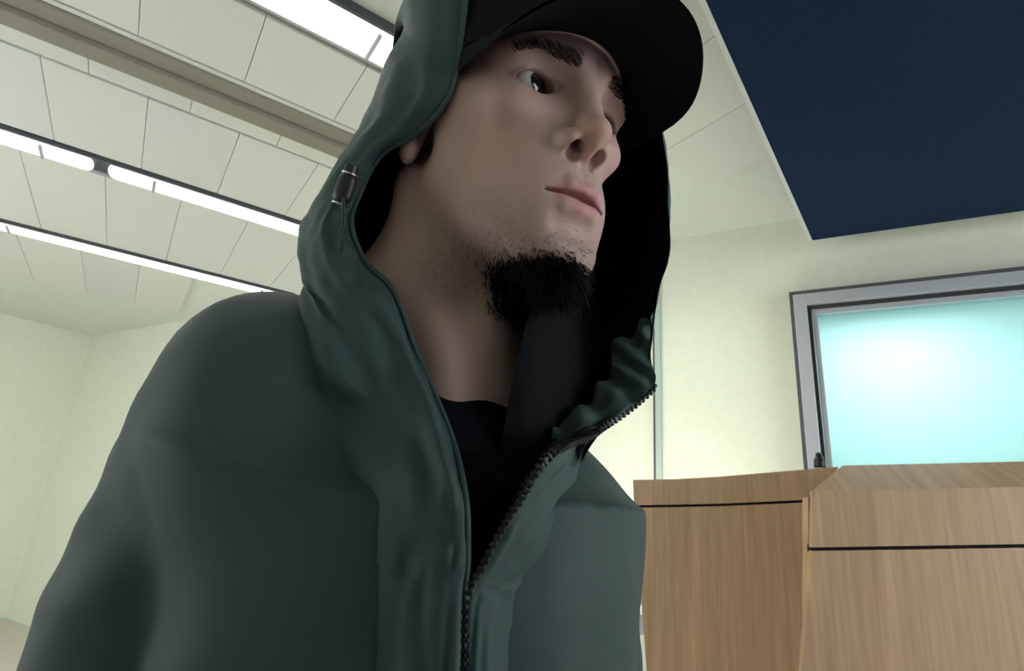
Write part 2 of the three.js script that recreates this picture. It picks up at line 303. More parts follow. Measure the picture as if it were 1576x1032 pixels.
{
  const a = P(974, 738, 1.5), b = P(1286, 718, 1.28);
  const n = V(b.x - a.x, 0, b.z - a.z).cross(V(0, 1, 0)).multiplyScalar(-1).normalize().multiplyScalar(-1); if (n.z < 0) n.negate();
  const c = n.dot(a), Q = (px, py) => onPlane(px, py, n, c);
  const o = group('teller_desk'); tag(o, 'light oak teller desk with a dark groove under its top board', 'desk');
  // the front bows a little: strips of board along the run
  const edge = [[974, 738], [1040, 737], [1110, 733], [1180, 727], [1290, 717.8]], gap = [[976, 777], [1040, 776], [1110, 774.5], [1180, 771.5], [1275, 767]];
  const boards = (hi, lo, down) => { const r = []; for (let i = 0; i < 4; i++) r.push([Q(hi[i][0], hi[i][1]), Q(hi[i + 1][0], hi[i + 1][1]), lo[i + 1], lo[i]]); return r; };
  const top = boards(edge, gap.map(([x, y]) => Q(x, y)));
  part('top_board', top.map((q) => slab([q[3], q[2], q[1], q[0]], n, 0.045)), M.wood, o);
  const gl = gap.map(([x, y]) => [x, y + 4]);
  const feet = gl.map(([x], i) => Q(974 + (x - 974) * 0.93 + 27, 1130));
  part('front_panel', boards(gl, feet).map((q) => slab([q[3], q[2], q[1], q[0]], n, 0.03)), M.wood, o);
  part('groove_back', boards(gap.map(([x, y]) => [x + 1, y - 6]), gl.map(([x, y]) => Q(x + 1, y + 8))).map((q) => slab([q[3], q[2], q[1], q[0]].map((p) => p.clone().addScaledVector(n, -0.016)), n, 0.012)), M.reveal, o);
  const sideN = n.clone().cross(V(0, 1, 0)); const back = (p, d) => p.clone().addScaledVector(n, -d);
  const t0 = Q(974.5, 738.5), t1 = Q(1262, 720);
  part('worktop', slab([back(t0, 0.04), back(t1, 0.04), back(t1, 0.35), back(t0, 0.35)].map((p) => p.setY(p.y - 0.004)), V(0, 1, 0), 0.03), M.wood, o);
  const foot = Q(1000, 1130), down = foot.y;
  part('plinth', slab([Q(1002, 1130), Q(1240, 1130), Q(1240, 1130).setY(0.0), Q(1002, 1130).setY(0.0)].reverse(), n, 0.25), M.wood, o);
  // nearer cabinet on the right
  const o2 = group('desk_cabinet'); tag(o2, 'oak cabinet with a sloped top standing in front of the desk end at far right', 'cabinet');
  const a2 = P(1252, 755, 1.08), n2 = V(-0.12, 0, 1).normalize(), c2 = n2.dot(a2), Q2 = (px, py) => onPlane(px, py, n2, c2);
  part('upper_panel', slab([Q2(1250, 842), Q2(1620, 836), Q2(1620, 748), Q2(1252, 755)], n2, 0.016), M.wood, o2);
  part('lower_panel', slab([Q2(1226, 1130), Q2(1640, 1130), Q2(1620, 842), Q2(1250, 847.5)], n2, 0.016), M.wood, o2);
  part('groove_back', slab([Q2(1255, 850), Q2(1620, 845), Q2(1620, 832), Q2(1255, 838)].map((p) => p.addScaledVector(n2, -0.018)), n2, 0.02), M.reveal, o2);
  const f0 = Q2(1250, 755), f1 = Q2(1620, 748), r0 = P(1297, 716, 1.19), r1 = r0.clone().add(f1).sub(f0), nn = f1.clone().sub(f0).cross(r0.clone().sub(f0)).normalize();
  part('sloped_top', slab([f0, f1, r1, r0], nn, 0.02), M.wood, o2);
  const bk = (p) => p.clone().addScaledVector(n2, -0.1);
  part('body', slab([Q2(1262, 1000), Q2(1640, 1000), f1.clone().setY(f1.y - 0.01), f0.clone().add(V(0.012, -0.01, 0))].map((p) => p.clone().addScaledVector(n2, -0.05)), n2, 0.03), M.wood, o2);
  part('plinth', slab([Q2(1262, 1120).setY(0), Q2(1640, 1120).setY(0), Q2(1640, 1120), Q2(1262, 1120)], n2, 0.08), M.wood, o2);
  // small dark object on the desk top
  const k = group('small_bottle'); tag(k, 'tiny black bottle standing on the desk top in front of the door', 'bottle');
  const kp = onPlane(1262, 719, n, c - 0.08);
  part('body', new THREE.LatheGeometry([[0, 0], [0.012, 0], [0.0135, 0.004], [0.0125, 0.018], [0.009, 0.026], [0, 0.026]].map(([x, y]) => new THREE.Vector2(x, y)), 20), M.black, k);
  part('cap', new THREE.LatheGeometry([[0, 0.026], [0.007, 0.026], [0.0075, 0.033], [0.005, 0.036], [0, 0.0365]].map(([x, y]) => new THREE.Vector2(x, y)), 16), M.black, k);
  k.position.copy(kp);
}

// ------------------------------------------------------------------ person
const hY = 36.5 * Math.PI / 180, hX = 6.5 * Math.PI / 180, hZ = 2 * Math.PI / 180;
const headM = new THREE.Matrix4().makeRotationFromEuler(new THREE.Euler(hX, hY, hZ, 'YXZ')).setPosition(-0.0125, 1.4651, -0.3622);
const mm = headM.clone().scale(V(0.001, 0.001, 0.001));                    // head frame in millimetres: x to the person's left, y up, z forward
const Hd = (x, y, z) => V(x, y, z).applyMatrix4(mm);
const neck = Hd(0, -172, -38), tY = 28 * Math.PI / 180;
const torM = new THREE.Matrix4().makeRotationY(tY).setPosition(neck);      // torso frame in metres
const torI = torM.clone().invert(), mmI = mm.clone().invert();
const To = (l, u, f) => V(l, u, f).applyMatrix4(torM);
const t2h = mmI.clone().multiply(torM).elements;                           // torso metres -> head millimetres
const toHead = (l, u, f) => [t2h[0] * l + t2h[4] * u + t2h[8] * f + t2h[12], t2h[1] * l + t2h[5] * u + t2h[9] * f + t2h[13], t2h[2] * l + t2h[6] * u + t2h[10] * f + t2h[14]];
const TH = (l, u, f) => toHead(l, u, f);

const person = group('person');
tag(person, 'person in a dark green hooded jacket, black cap and black shirt looking aside', 'person');

// --- head and neck
const sternL = TH(0.012, -0.055, 0.046), clavA = TH(0.02, -0.06, 0.045), clavB = TH(0.15, -0.035, 0.0), spine0 = TH(0, -0.02, -0.005), spine1 = TH(0, -0.12, 0.0), trapA = TH(0.12, -0.04, -0.02);
const sternR = TH(-0.012, -0.055, 0.046), clavAR = TH(-0.02, -0.06, 0.045), clavBR = TH(-0.15, -0.035, 0.0), trapR = TH(-0.12, -0.04, -0.02);
function headField(x, y, z) {
  const a = Math.abs(x);
  let d = ell(x, y, z, 0, 40, -8, 75, 90, 98);
  d = sm(d, ell(x, y, z, 0, -20, 24, 54.5, 78, 58), 22);
  d = sm(d, ell(x, y, z, 0, -72, 34, 46, 44, 50), 22);
  d = sm(d, cap(a, y, z, 50, -56, 4, 14, 17, -103, 64, 14), 22);
  d = sm(d, cap(a, y, z, 39, -15, 55, 9.5, 61, -10, 20, 8), 24);                    // cheekbone
  d = sm(d, cap(a, y, z, 54, -6, 22, 10.5, 49, -54, 14, 11), 22);            // jaw muscle
  d = sm(d, ell(x, y, z, 0, -107, 70, 20, 13, 16), 14);                    // chin
  d = sm(d, cap(a, y, z, 10, 17, 82, 9, 46, 17, 64, 8), 12);               // brow ridge
  d = sm(d, ell(x, y, z, 0, -70, 61, 34, 24, 25), 16);                     // muzzle
  d = cut(d, ell(a, y, z, 31, -2, 86, 17, 12, 15), 12);                    // socket
  d = sm(d, ell(a, y, z, 33, -18, 62, 19, 7, 9), 12);
  d = sm(d, cap(x, y, z, 0, 9, 82, 7.5, 0, -27, 92, 9), 9);                // nose bridge
  d = sm(d, ell(x, y, z, 0, -31.5, 95, 10.5, 9, 11), 6);                     // tip
  d = sm(d, ell(a, y, z, 13.4, -37.5, 84, 6, 7, 10), 6.5);               // wing
  d = sm(d, cap(x, y, z, 0, -39.5, 96.5, 3.4, 0, -47, 83, 4.4), 4);            // columella
  d = cut(d, ell(a, y - (z - 87) * 0.3, z, 8.8, -44.5, 88, 5.3, 5.4, 7.2), 1.5); d = cut(d, cap(a, y, z, 8, -42, 88, 3.8, 6, -29, 84, 3), 2);  // nostril
  d = sm(d, sph(a, y, z, 32, 0, 59.5, 13.6), 3);                           // lids over the eyeball
  { const u = (a - 31.5) / 15, e = Math.max(0, 1 - u * u), al = Math.max(y - (7.4 * e - 0.6 + u * 0.8), -5.4 * e - 0.3 + u * 0.8 - y, Math.abs(a - 31.5) - 14.8, 58 - z);
    d = cut(d, Math.max(al, Math.hypot(a - 32, y, z - 60) - 18), 1.0);
    d = sm(d, Math.max(Math.abs(Math.hypot(a - 32, y, z - 59.5) - 14.2) - 0.7, Math.abs(y - (10.2 * e - 1 + u)) - 0.9, 62 - z), 2.5); }   // fold of the upper lid
  // lips
  d = sm(d, cap(a, y, z, 0.5, -66.3, 88, 4.4, 9, -66.3, 86, 4.6), 3);
  d = sm(d, cap(a, y, z, 9, -66.3, 86, 4.6, 23, -72.5, 75, 2), 3);
  d = sm(d, cap(a, y, z, 0, -80.2, 84.5, 6.4, 10, -79.2, 82.5, 5.9), 4);
  d = sm(d, cap(a, y, z, 10, -79.2, 82.5, 5.7, 23, -74, 74, 2), 4);
  { const ym = -72.3 - 0.0018 * a * a + (a > 16 ? (a - 16) * 0.05 : 0), zz = 92 - a * a * 0.021;
    d = cut(d, Math.max(Math.abs(y - ym + (a < 12 ? 0.4 : 0)) - (2.5 - a * 0.07), a - 24.5, zz - 10 - z), 1.6); }
  d = cut(d, cap(x, y, z, 0, -51, 88, 2.2, 0, -61.5, 92, 2.4), 4);         // philtrum
  d = cut(d, cap(a, y, z, 0, -93, 91, 5, 12, -93, 87, 3), 10);             // hollow above the chin
  // ear
  { const ex = a - 74 - (z + 12) * -0.25; let e = ell(ex, y, z, 0, -6, -14 - y * 0.12, 6.5, 31, 17);
    e = cut(e, ell(ex, y, z, 6, -6, -11, 6, 19, 9), 4); e = sm(e, ell(a, y, z, 77, -37, -5, 6, 10, 9), 5); d = sm(d, e, 4); }
  // neck
  d = sm(d, cap(x, y, z, 0, -40, -27, 47, ...spine0, 50), 18);
  d = sm(d, cap(x, y, z, ...spine0, 58, ...spine1, 75), 30);
  d = sm(d, cap(x, y, z, -60, -48, -28, 11, ...sternR, 8), 16); d = sm(d, cap(x, y, z, 60, -48, -28, 11, ...sternL, 8), 16);
  d = sm(d, cap(x, y, z, 0, -126, 8, 14, ...TH(0, -0.045, 0.036), 12), 18);       // windpipe
  d = sm(d, cap(x, y, z, ...clavA, 7, ...clavB, 8), 22); d = sm(d, cap(x, y, z, ...clavAR, 7, ...clavBR, 8), 22);
  d = sm(d, cap(x, y, z, 0, -60, -30, 40, ...trapA, 30), 40); d = sm(d, cap(x, y, z, 0, -60, -30, 40, ...trapR, 30), 40);
  return d;
}
function skinColour(x, y, z, nx, ny, nz) {
  const a = Math.abs(x), n = 1 + 0.05 * N3(x * 0.05, y * 0.05, z * 0.05) + 0.03 * N3(x * 0.25, y * 0.25, z * 0.25);
  let c = [0.47 * n, 0.30 * n, 0.265 * n];
  const mix = (q, t) => { c = c.map((v, i) => v + (q[i] - v) * t); };
  const ym = -72.3 - 0.0018 * a * a, up = ym + 9.5 * Math.max(0, 1 - Math.pow(a / 24, 2)) - (a < 4 ? (4 - a) * 0.5 : 0), lo = ym - 13 * Math.max(0, 1 - Math.pow(a / 23, 2));
  if (z > 68 && a < 26) mix([0.46, 0.20, 0.205], 0.9 * stepS(0, 2, up - y) * stepS(0, 2.5, y - lo));     // lips
  if (z > 70) mix([0.50, 0.25, 0.2], 0.5 * stepS(22, 8, Math.hypot(x, y + 37, z - 98)));                  // ruddy nose
  mix([0.52, 0.27, 0.22], 0.35 * stepS(30, 8, Math.hypot(a - 46, y + 36, z - 55)));                       // cheeks
  // shaved stubble on jaw, chin and upper lip, in grains
  const grain = 0.6 + 0.5 * N3(x * 0.9, y * 0.9, z * 0.9);
  const jaw = stepS(-70, -112, y + (a - 20) * -0.35 + Math.max(0, 20 - z) * -0.4) * stepS(-150, -125, y) * stepS(-20, 10, z);
  mix([0.07, 0.055, 0.05], Math.min(0.8, 0.6 * jaw * grain));
  const mous = stepS(0, 4, y + 64) * stepS(-46, -52, y) * stepS(28, 18, a) * (z > 70 ? 1 : 0);
  mix([0.12, 0.09, 0.08], 0.25 * mous * grain);
  mix([0.12, 0.07, 0.06], 0.5 * stepS(1.8, 0.2, Math.abs(Math.hypot((a - 31.5) / 14.8, y / 5.2) - 1) * 6) * (z > 60 ? 1 : 0));   // lash line
  return c;
}
const headGeo = field(headField, [-100, -250, -118], [100, 138, 120], 1.7, skinColour);
headGeo.applyMatrix4(mm);
// arms: shoulder, elbow, wrist (hand in the pocket), near arm first
const ARMS = [[[-0.126, -0.022, -0.04], [-0.19, -0.31, -0.06], [-0.14, -0.47, 0.10]], [[0.086, -0.12, -0.012], [0.150, -0.34, -0.03], [0.11, -0.49, 0.11]]];
const armField = (l, u, f, k, rs, re, rw) => { const [S, E, H] = ARMS[k]; return sm(cap(l, u, f, ...S, rs, ...E, re), cap(l, u, f, ...E, re, ...H, rw), 0.02); };
// --- trunk, arms and legs under the clothes
function trunkField(l, u, f) {
  const a = Math.abs(l);
  let d = (Math.hypot(l / 0.125, f / 0.085) - 1) * 0.085; d = Math.max(d, -u - 0.62, u + 0.12);
  d = sm(d, cap(l, u, f, -0.13, -0.085, -0.01, 0.045, 0.1, -0.11, -0.01, 0.045), 0.05);
  for (const k of [0, 1]) d = sm(d, armField(l, u, f, k, 0.046, 0.038, 0.028), 0.03);
  d = sm(d, cap(a, u, f, 0.085, -0.6, 0, 0.08, 0.095, -0.9, 0.0, 0.05), 0.03);
  d = sm(d, cap(a, u, f, 0.095, -0.9, 0.0, 0.048, 0.1, -1.23, -0.02, 0.034), 0.02);
  return d;
}
const trunkGeo = field(trunkField, [-0.32, -1.29, -0.16], [0.32, 0.0, 0.2], 0.012, () => [0.5, 0.315, 0.25]).applyMatrix4(torM);
const body = part('body', mergeGeometries([headGeo, trunkGeo]), M.skin, person);
// eyes
for (const s of [-1, 1]) {
  const e = part('eye', new THREE.SphereGeometry(0.012, 32, 24), std({ color: lin(0.62, 0.58, 0.54), roughness: 0.2 }), person);
  e.matrixAutoUpdate = true; e.position.copy(Hd(s * 32, 0, 59.7));
  const gaze = V(0.24, 0.03, 1).normalize().transformDirection(headM); e.quaternion.setFromUnitVectors(V(0, 1, 0), gaze);
  part('iris', new THREE.SphereGeometry(0.01225, 32, 10, 0, Math.PI * 2, 0, 0.57), std({ color: lin(0.02, 0.014, 0.012), roughness: 0.15 }), e);
  part('pupil', new THREE.SphereGeometry(0.01235, 24, 6, 0, Math.PI * 2, 0, 0.3), std({ color: lin(0.003, 0.003, 0.003), roughness: 0.1 }), e);
}
// hair strands: thin three-sided spikes rooted in the skin
function strands(list) {
  const pos = [], idx = [];
  for (const { p, d, l, r } of list) {
    const k = pos.length / 3, x = V(d.y, d.z, -d.x).cross(d).normalize(), y = d.clone().cross(x), bend = V(0, -l * 0.18, 0);
    for (let j = 0; j < 3; j++) { const q = p.clone().addScaledVector(x, r * Math.cos(j * 2.094)).addScaledVector(y, r * Math.sin(j * 2.094)); pos.push(q.x, q.y, q.z); }
    const mid = p.clone().addScaledVector(d, l * 0.55);
    for (let j = 0; j < 3; j++) { const q = mid.clone().addScaledVector(x, r * 0.7 * Math.cos(j * 2.094)).addScaledVector(y, r * 0.7 * Math.sin(j * 2.094)); pos.push(q.x, q.y, q.z); }
    const tip = p.clone().addScaledVector(d, l).add(bend); pos.push(tip.x, tip.y, tip.z);
    for (let j = 0; j < 3; j++) { const m = (j + 1) % 3; idx.push(k + j, k + m, k + 3 + m, k + j, k + 3 + m, k + 3 + j, k + 3 + j, k + 3 + m, k + 6); }
  }
  const g = new THREE.BufferGeometry(); g.setAttribute('position', new THREE.Float32BufferAttribute(pos, 3)); g.setIndex(idx); g.computeVertexNormals(); return g;
}
{
  const p = headGeo.attributes.position, n = headGeo.attributes.normal, beard = [], brow = [];
  for (let i = 0; i < p.count; i++) {
    const w = V(p.getX(i), p.getY(i), p.getZ(i)), q = w.clone().applyMatrix4(mmI), nn = V(n.getX(i), n.getY(i), n.getZ(i)), a = Math.abs(q.x);
    const edge = -105 - 0.12 * a + 5 * N3(q.x * 0.08, 3, 1);
    if (q.z > 18 - 0 && q.y < edge && q.y > -150 && a < 47 - (edge - q.y) * 0.45) {
      const depth = stepS(0, 14, edge - q.y) * stepS(14, 30, q.z) * stepS(48, 34, a) * stepS(-150, -132, q.y);
      if (rnd() < 0.08 + 0.85 * depth) {
        const d = nn.clone().multiplyScalar(0.55).add(V(0.25, -0.8, 0.3).multiplyScalar(0.9)).add(V(rnd() - 0.5, rnd() - 0.5, rnd() - 0.5).multiplyScalar(0.7)).normalize();
        beard.push({ p: w.addScaledVector(nn, -0.001), d, l: 0.004 + depth * (0.009 + 0.013 * rnd()), r: 0.00028 + 0.0005 * depth });
      }
    }
    if (q.z > 10 && q.y < edge + 16 && q.y > -128 && a < 52 && rnd() < 0.16 * stepS(16, 0, q.y - edge)) beard.push({ p: w.clone(), d: nn.clone().add(V(0.1, -0.9, 0.1)).add(V(rnd() - 0.5, rnd() - 0.5, rnd() - 0.5)).normalize(), l: 0.002 + 0.003 * rnd(), r: 0.00014 });
    if (q.z > 50 && a > 12 && a < 50) {
      const yb = 14 + (a < 38 ? (a - 12) * 0.16 : 4.2 - (a - 38) * 0.45), hw = 4.2 - (a - 12) * 0.06;
      if (Math.abs(q.y - yb) < hw && rnd() < 0.75) {
        const d = V(Math.sign(q.x) * 0.9, 0.25, 0).transformDirection(headM).addScaledVector(nn, 0.35).normalize();
        brow.push({ p: w, d, l: 0.006 + rnd() * 0.003, r: 0.0003 });
      }
    }
  }
  const b = part('beard', strands(beard), M.hair, person); b.userData.kind = 'stuff'; b.userData.label = 'dark beard under the chin';
  const e = part('eyebrows', strands(brow), M.hair, person); e.userData.kind = 'stuff';
}
// --- cap
{
  const c = part('cap', (() => {
    const g = new THREE.SphereGeometry(1, 48, 24, 0, Math.PI * 2, 0, Math.PI * 0.53), p = g.attributes.position;
    for (let i = 0; i < p.count; i++) { const [x, y, z] = [p.getX(i), p.getY(i), p.getZ(i)]; p.setXYZ(i, x * 82, 40 + Math.pow(Math.max(y, 0), 0.85) * 99 + Math.min(y, 0) * 60 - 20 * x * x * Math.pow(1 - Math.max(y, 0), 3) - (z < 0 ? z * z * 14 : 0), -6 + z * 103); }
    g.applyMatrix4(mm); g.computeVertexNormals(); return g;
  })(), M.cap, person);
  const br = [];
  for (const side of [1, -1]) {
    const g = new THREE.PlaneGeometry(1, 1, 40, 12), p = g.attributes.position;
    for (let i = 0; i < p.count; i++) {
      const u = p.getX(i) * 2, v = p.getY(i) + 0.5, an = u * 1.12;
      const x0 = 80 * Math.sin(an), z0 = -6 + 100 * Math.cos(an), ext = 60 * Math.sqrt(Math.max(0, 1 - Math.pow(Math.abs(u), 14))) * v;
      const x = x0 * (1 + 0.08 * v * (1 - u * u)), z = z0 + ext, y = 32 - 0.0029 * x * x - v * (8 + 0.0012 * x * x) + side * 1.3;
      p.setXYZ(i, x, y, z);
    }
    if (side < 0) { const id = g.index.array; for (let i = 0; i < id.length; i += 3) [id[i], id[i + 1]] = [id[i + 1], id[i]]; }
    g.applyMatrix4(mm); g.computeVertexNormals(); br.push(g);
  }
  part('brim', br, M.cap, c);
  part('button', new THREE.SphereGeometry(0.008, 12, 8).applyMatrix4(new THREE.Matrix4().makeTranslation(Hd(0, 136, -6))), M.cap, c);
}
// --- shirt
const shirtField = (l, u, f) => {
  let d = (Math.hypot(l / 0.132, f / 0.094) - 1) * 0.094; d = Math.max(d, -u - 0.6, u + 0.09);
  d = sm(d, cap(l, u, f, -0.11, -0.085, -0.008, 0.052, 0.09, -0.11, -0.008, 0.05), 0.05);
  d = sm(d, cap(l, u, f, 0, -0.02, -0.006, 0.06, 0, -0.13, 0.005, 0.084), 0.04);
  return Math.max(d, u - (-0.018 - (f - 0.03) * 0.4));                     // neckline falls to the front
};
part('shirt', field(shirtField, [-0.22, -0.62, -0.14], [0.22, 0.04, 0.16], 0.006).applyMatrix4(torM), M.shirt, person);
part('trousers', field((l, u, f) => {
  const a = Math.abs(l);
  let d = sm(cap(a, u, f, 0.08, -0.58, 0, 0.1, 0.095, -0.9, 0.0, 0.075), cap(a, u, f, 0.095, -0.9, 0.0, 0.075, 0.1, -1.22, -0.015, 0.06), 0.02);
  return d + 0.004 * N3(l * 14, u * 10, f * 14);
}, [-0.24, -1.28, -0.16], [0.24, -0.45, 0.16], 0.012).applyMatrix4(torM), M.trousers, person);
for (const s of [-1, 1]) part('shoe', field((l, u, f) => Math.max(sm(cap(l, u, f, s * 0.1, -1.255, -0.04, 0.045, s * 0.12, -1.265, 0.14, 0.038), cap(l, u, f, s * 0.1, -1.2, -0.03, 0.045, s * 0.1, -1.25, -0.02, 0.05), 0.03), -neck.y + 0.001 - u), [s * 0.11 - 0.09, -1.31, -0.12], [s * 0.11 + 0.09, -1.13, 0.21], 0.008).applyMatrix4(torM), M.black, person);

// --- jacket: hood and lapels as one lofted cloth, then the body with its sleeves
const jacketBase = (l, u, f) => {
  let d = (Math.hypot(l / 0.155, f / 0.112) - 1) * 0.112; d = Math.max(d, -u - 0.56, u + 0.10);
  d = sm(d, cap(l, u, f, -0.12, -0.054, -0.02, 0.066, 0.078, -0.10, -0.012, 0.056), 0.07);
  d = sm(d, cap(l, u, f, -0.126, -0.030, -0.04, 0.062, -0.05, -0.024, -0.025, 0.075), 0.03);
  d = sm(d, cap(l, u, f, 0, -0.04, -0.03, 0.07, 0, -0.13, 0.0, 0.1), 0.05);
  const n0 = armField(l, u, f, 0, 0.060, 0.058, 0.047), f0 = armField(l, u, f, 1, 0.055, 0.056, 0.045), c0 = Math.min(d, n0, f0);
  if (Math.abs(c0) > 0.035) return c0;
  const wob = 0.010 * N3(l * 9, u * 13, f * 9) + 0.0045 * N3(l * 24, u * 30, f * 24);
  d += 0.007 * N3(l * 8 + 3, u * 5, f * 8) + 0.0025 * N3(l * 20, u * 14, f * 20);
  const near = n0 + wob, far = f0 + wob;
  return sm(sm(d, near, 0.014), far, 0.035);
};
// a point of cloth lying off the jacket front at the given clearance
const J = (px, py, off) => {
  const r = ray(px, py), o = EYE, at = (d) => { const q = r.clone().multiplyScalar(d).add(o).applyMatrix4(torI); return jacketBase(q.x, q.y, q.z) - off; };
  let d = 0.1; for (let k = 0; k < 300 && d < 0.75; k++) { const e = at(d); if (e < 1e-4) break; d += Math.max(0.0008, e * 0.6); }
  return P(px, py, d);
};
const cols = [
  [J(712, 1120, 0.012), J(690, 1120, 0.016), J(650, 1120, 0.012), J(600, 1120, 0.004), J(550, 1120, -0.01)],
  [J(716, 930, 0.014), J(694, 930, 0.018), J(655, 930, 0.013), J(600, 935, 0.004), J(545, 940, -0.01)],
  [J(719, 850, 0.016), J(697, 850, 0.020), J(660, 848, 0.014), J(600, 848, 0.005), J(540, 850, -0.01)],
  [J(715, 760, 0.018), J(695, 757, 0.023), J(658, 745, 0.016), J(595, 742, 0.006), J(520, 740, -0.01)],
  [J(692, 665, 0.020), J(672, 662, 0.027), J(630, 652, 0.020), J(555, 645, 0.008), J(470, 640, -0.01)],
  [P(642, 545, 0.338), P(622, 560, 0.326), P(570, 580, 0.318), J(512, 570, 0.012), J(455, 520, -0.012)],
  [P(604, 446, 0.352), P(577, 475, 0.335), P(524, 508, 0.330), P(484, 468, 0.342), P(480, 450, 0.385)],
  [P(562, 402, 0.362), P(533, 428, 0.345), P(488, 445, 0.347), P(466, 425, 0.375), P(500, 440, 0.44)],
  [P(541, 345, 0.366), P(512, 360, 0.355), P(474, 385, 0.365), P(464, 370, 0.400), P(560, 400, 0.50)],
  [P(553, 300, 0.370), P(522, 306, 0.360), P(492, 315, 0.370), P(484, 320, 0.410), P(580, 340, 0.53)],
  [P(585, 240, 0.370), P(560, 240, 0.362), P(535, 240, 0.372), P(530, 245, 0.415), P(610, 260, 0.54)],
  [P(642, 204, 0.362), P(607, 190, 0.358), P(577, 176, 0.372), P(568, 170, 0.425), P(640, 190, 0.55)],
  [P(684, 160, 0.352), P(645, 140, 0.353), P(602, 118, 0.376), P(595, 105, 0.435), P(655, 140, 0.55)],
  [P(705, 96, 0.352), P(665, 75, 0.356), P(628, 60, 0.384), P(628, 45, 0.445), P(685, 90, 0.55)],
  [Hd(-70, 108, 48), Hd(-80, 112, 22), Hd(-84, 108, -15), Hd(-72, 90, -75), Hd(-30, 45, -125)],
  [Hd(0, 146, 46), Hd(0, 152, 20), Hd(0, 150, -20), Hd(0, 126, -85), Hd(0, 50, -128)],
  [Hd(70, 104, 52), Hd(78, 108, 22), Hd(80, 104, -20), Hd(66, 86, -78), Hd(26, 45, -125)],
  [P(985, 120, 0.435), P(985, 130, 0.46), P(960, 150, 0.50), P(900, 180, 0.545), P(800, 200, 0.575)],
  [P(1021, 205, 0.435), P(1018, 212, 0.46), P(985, 230, 0.51), P(920, 250, 0.56), P(820, 270, 0.585)],
  [P(1031, 295, 0.430), P(1027, 300, 0.455), P(990, 320, 0.51), P(920, 340, 0.565), P(820, 350, 0.59)],
  [P(1026, 390, 0.425), P(1022, 395, 0.45), P(985, 410, 0.505), P(910, 430, 0.56), P(800, 440, 0.58)],
  [P(1008, 465, 0.418), P(1004, 470, 0.44), P(970, 490, 0.49), P(900, 520, 0.545), P(800, 520, 0.56)],
  [P(1001, 540, 0.410), P(996, 545, 0.43), P(965, 560, 0.475), P(900, 590, 0.53), P(820, 600, 0.55)],
  [P(1009, 592, 0.398), P(1000, 596, 0.42), P(965, 610, 0.46), P(905, 640, 0.51), P(840, 660, 0.54)],
  [P(922, 662, 0.365), P(916, 661, 0.388), P(902, 670, 0.42), J(890, 700, 0.0), J(850, 700, -0.02)],
  [J(850, 697, 0.030), J(858, 700, 0.024), J(872, 715, 0.012), J(885, 740, 0.0), J(880, 760, -0.012)],
  [J(790, 785, 0.020), J(800, 788, 0.018), J(822, 795, 0.012), J(850, 805, 0.0), J(870, 810, -0.012)],
  [J(742, 872, 0.016), J(752, 874, 0.016), J(775, 878, 0.010), J(810, 885, 0.0), J(850, 890, -0.012)],
  [J(717, 932, 0.013), J(728, 934, 0.013), J(752, 938, 0.009), J(790, 942, 0.0), J(830, 945, -0.012)],
  [J(713, 1120, 0.011), J(726, 1120, 0.012), J(750, 1120, 0.008), J(790, 1120, 0.0), J(830, 1120, -0.012)],
];
// the cloth closes along the back of the head
const spine = [[6, 0, -130, -100], [7, 0, -105, -128], [8, 0, -75, -138], [9, 0, -35, -140], [10, 0, 0, -138], [11, 0, 20, -136], [12, 0, 32, -134], [13, 0, 40, -132]];
cols.forEach((c, i) => { c.push(c[4].clone().lerp(c[3], -0.3)); });
for (const [i, x, y, z] of spine) { cols[i][5] = Hd(x, y, z); if (i > 6) cols[29 - i + 1][5] = Hd(x, y, z); }
for (const i of [14, 15, 16]) cols[i][5] = Hd(0, 44, -131);
const nC = cols.length - 1;
const wrinkle = (t, s) => {
  const k = stepS(0, 0.4, s);
  return 0.003 * N3(t * 0.7, s * 1.2, 1) + 0.0014 * N3(t * 1.6 + s * 1.5, s * 1.6, 4) + 0.0007 * N3(t * 4, s * 1.2, 9) * k
    + 0.003 * Math.exp(-Math.pow((s - 1.0 - 0.25 * Math.sin(t)) / 0.18, 2)) * stepS(4, 6, t) * stepS(14, 11, t);
};
const jacketHolder = new THREE.Group();
// body of the jacket
const poly = [6, 5, 4, 3, 2, 1].map((i) => cols[i][0]).concat([28, 27, 26, 25, 24].map((i) => cols[i][0])).map((p) => p.clone().applyMatrix4(torI)).map((p) => [p.x, p.y]);
poly.push([0.13, 0.06], [-0.13, 0.06]);
const polySD = (x, y) => {
  let d = 1e9, s = 1;
  for (let i = 0, j = poly.length - 1; i < poly.length; j = i++) {
    const ex = poly[j][0] - poly[i][0], ey = poly[j][1] - poly[i][1], wx = x - poly[i][0], wy = y - poly[i][1], t = Math.min(1, Math.max(0, (wx * ex + wy * ey) / (ex * ex + ey * ey)));
    d = Math.min(d, Math.hypot(wx - ex * t, wy - ey * t));
    const c1 = y >= poly[i][1], c2 = y < poly[j][1], c3 = ex * wy > ey * wx;
    if ((c1 && c2 && c3) || (!c1 && !c2 && !c3)) s = -s;
  }
  return s * d;
};
const jacketField = (l, u, f) => cut(jacketBase(l, u, f), Math.max(polySD(l, u) - 0.016, -f - 0.03), 0.006);
const jacket = part('jacket', field(jacketField, [-0.36, -0.6, -0.2], [0.36, 0.09, 0.22], 0.006).applyMatrix4(torM), M.jacket, person);
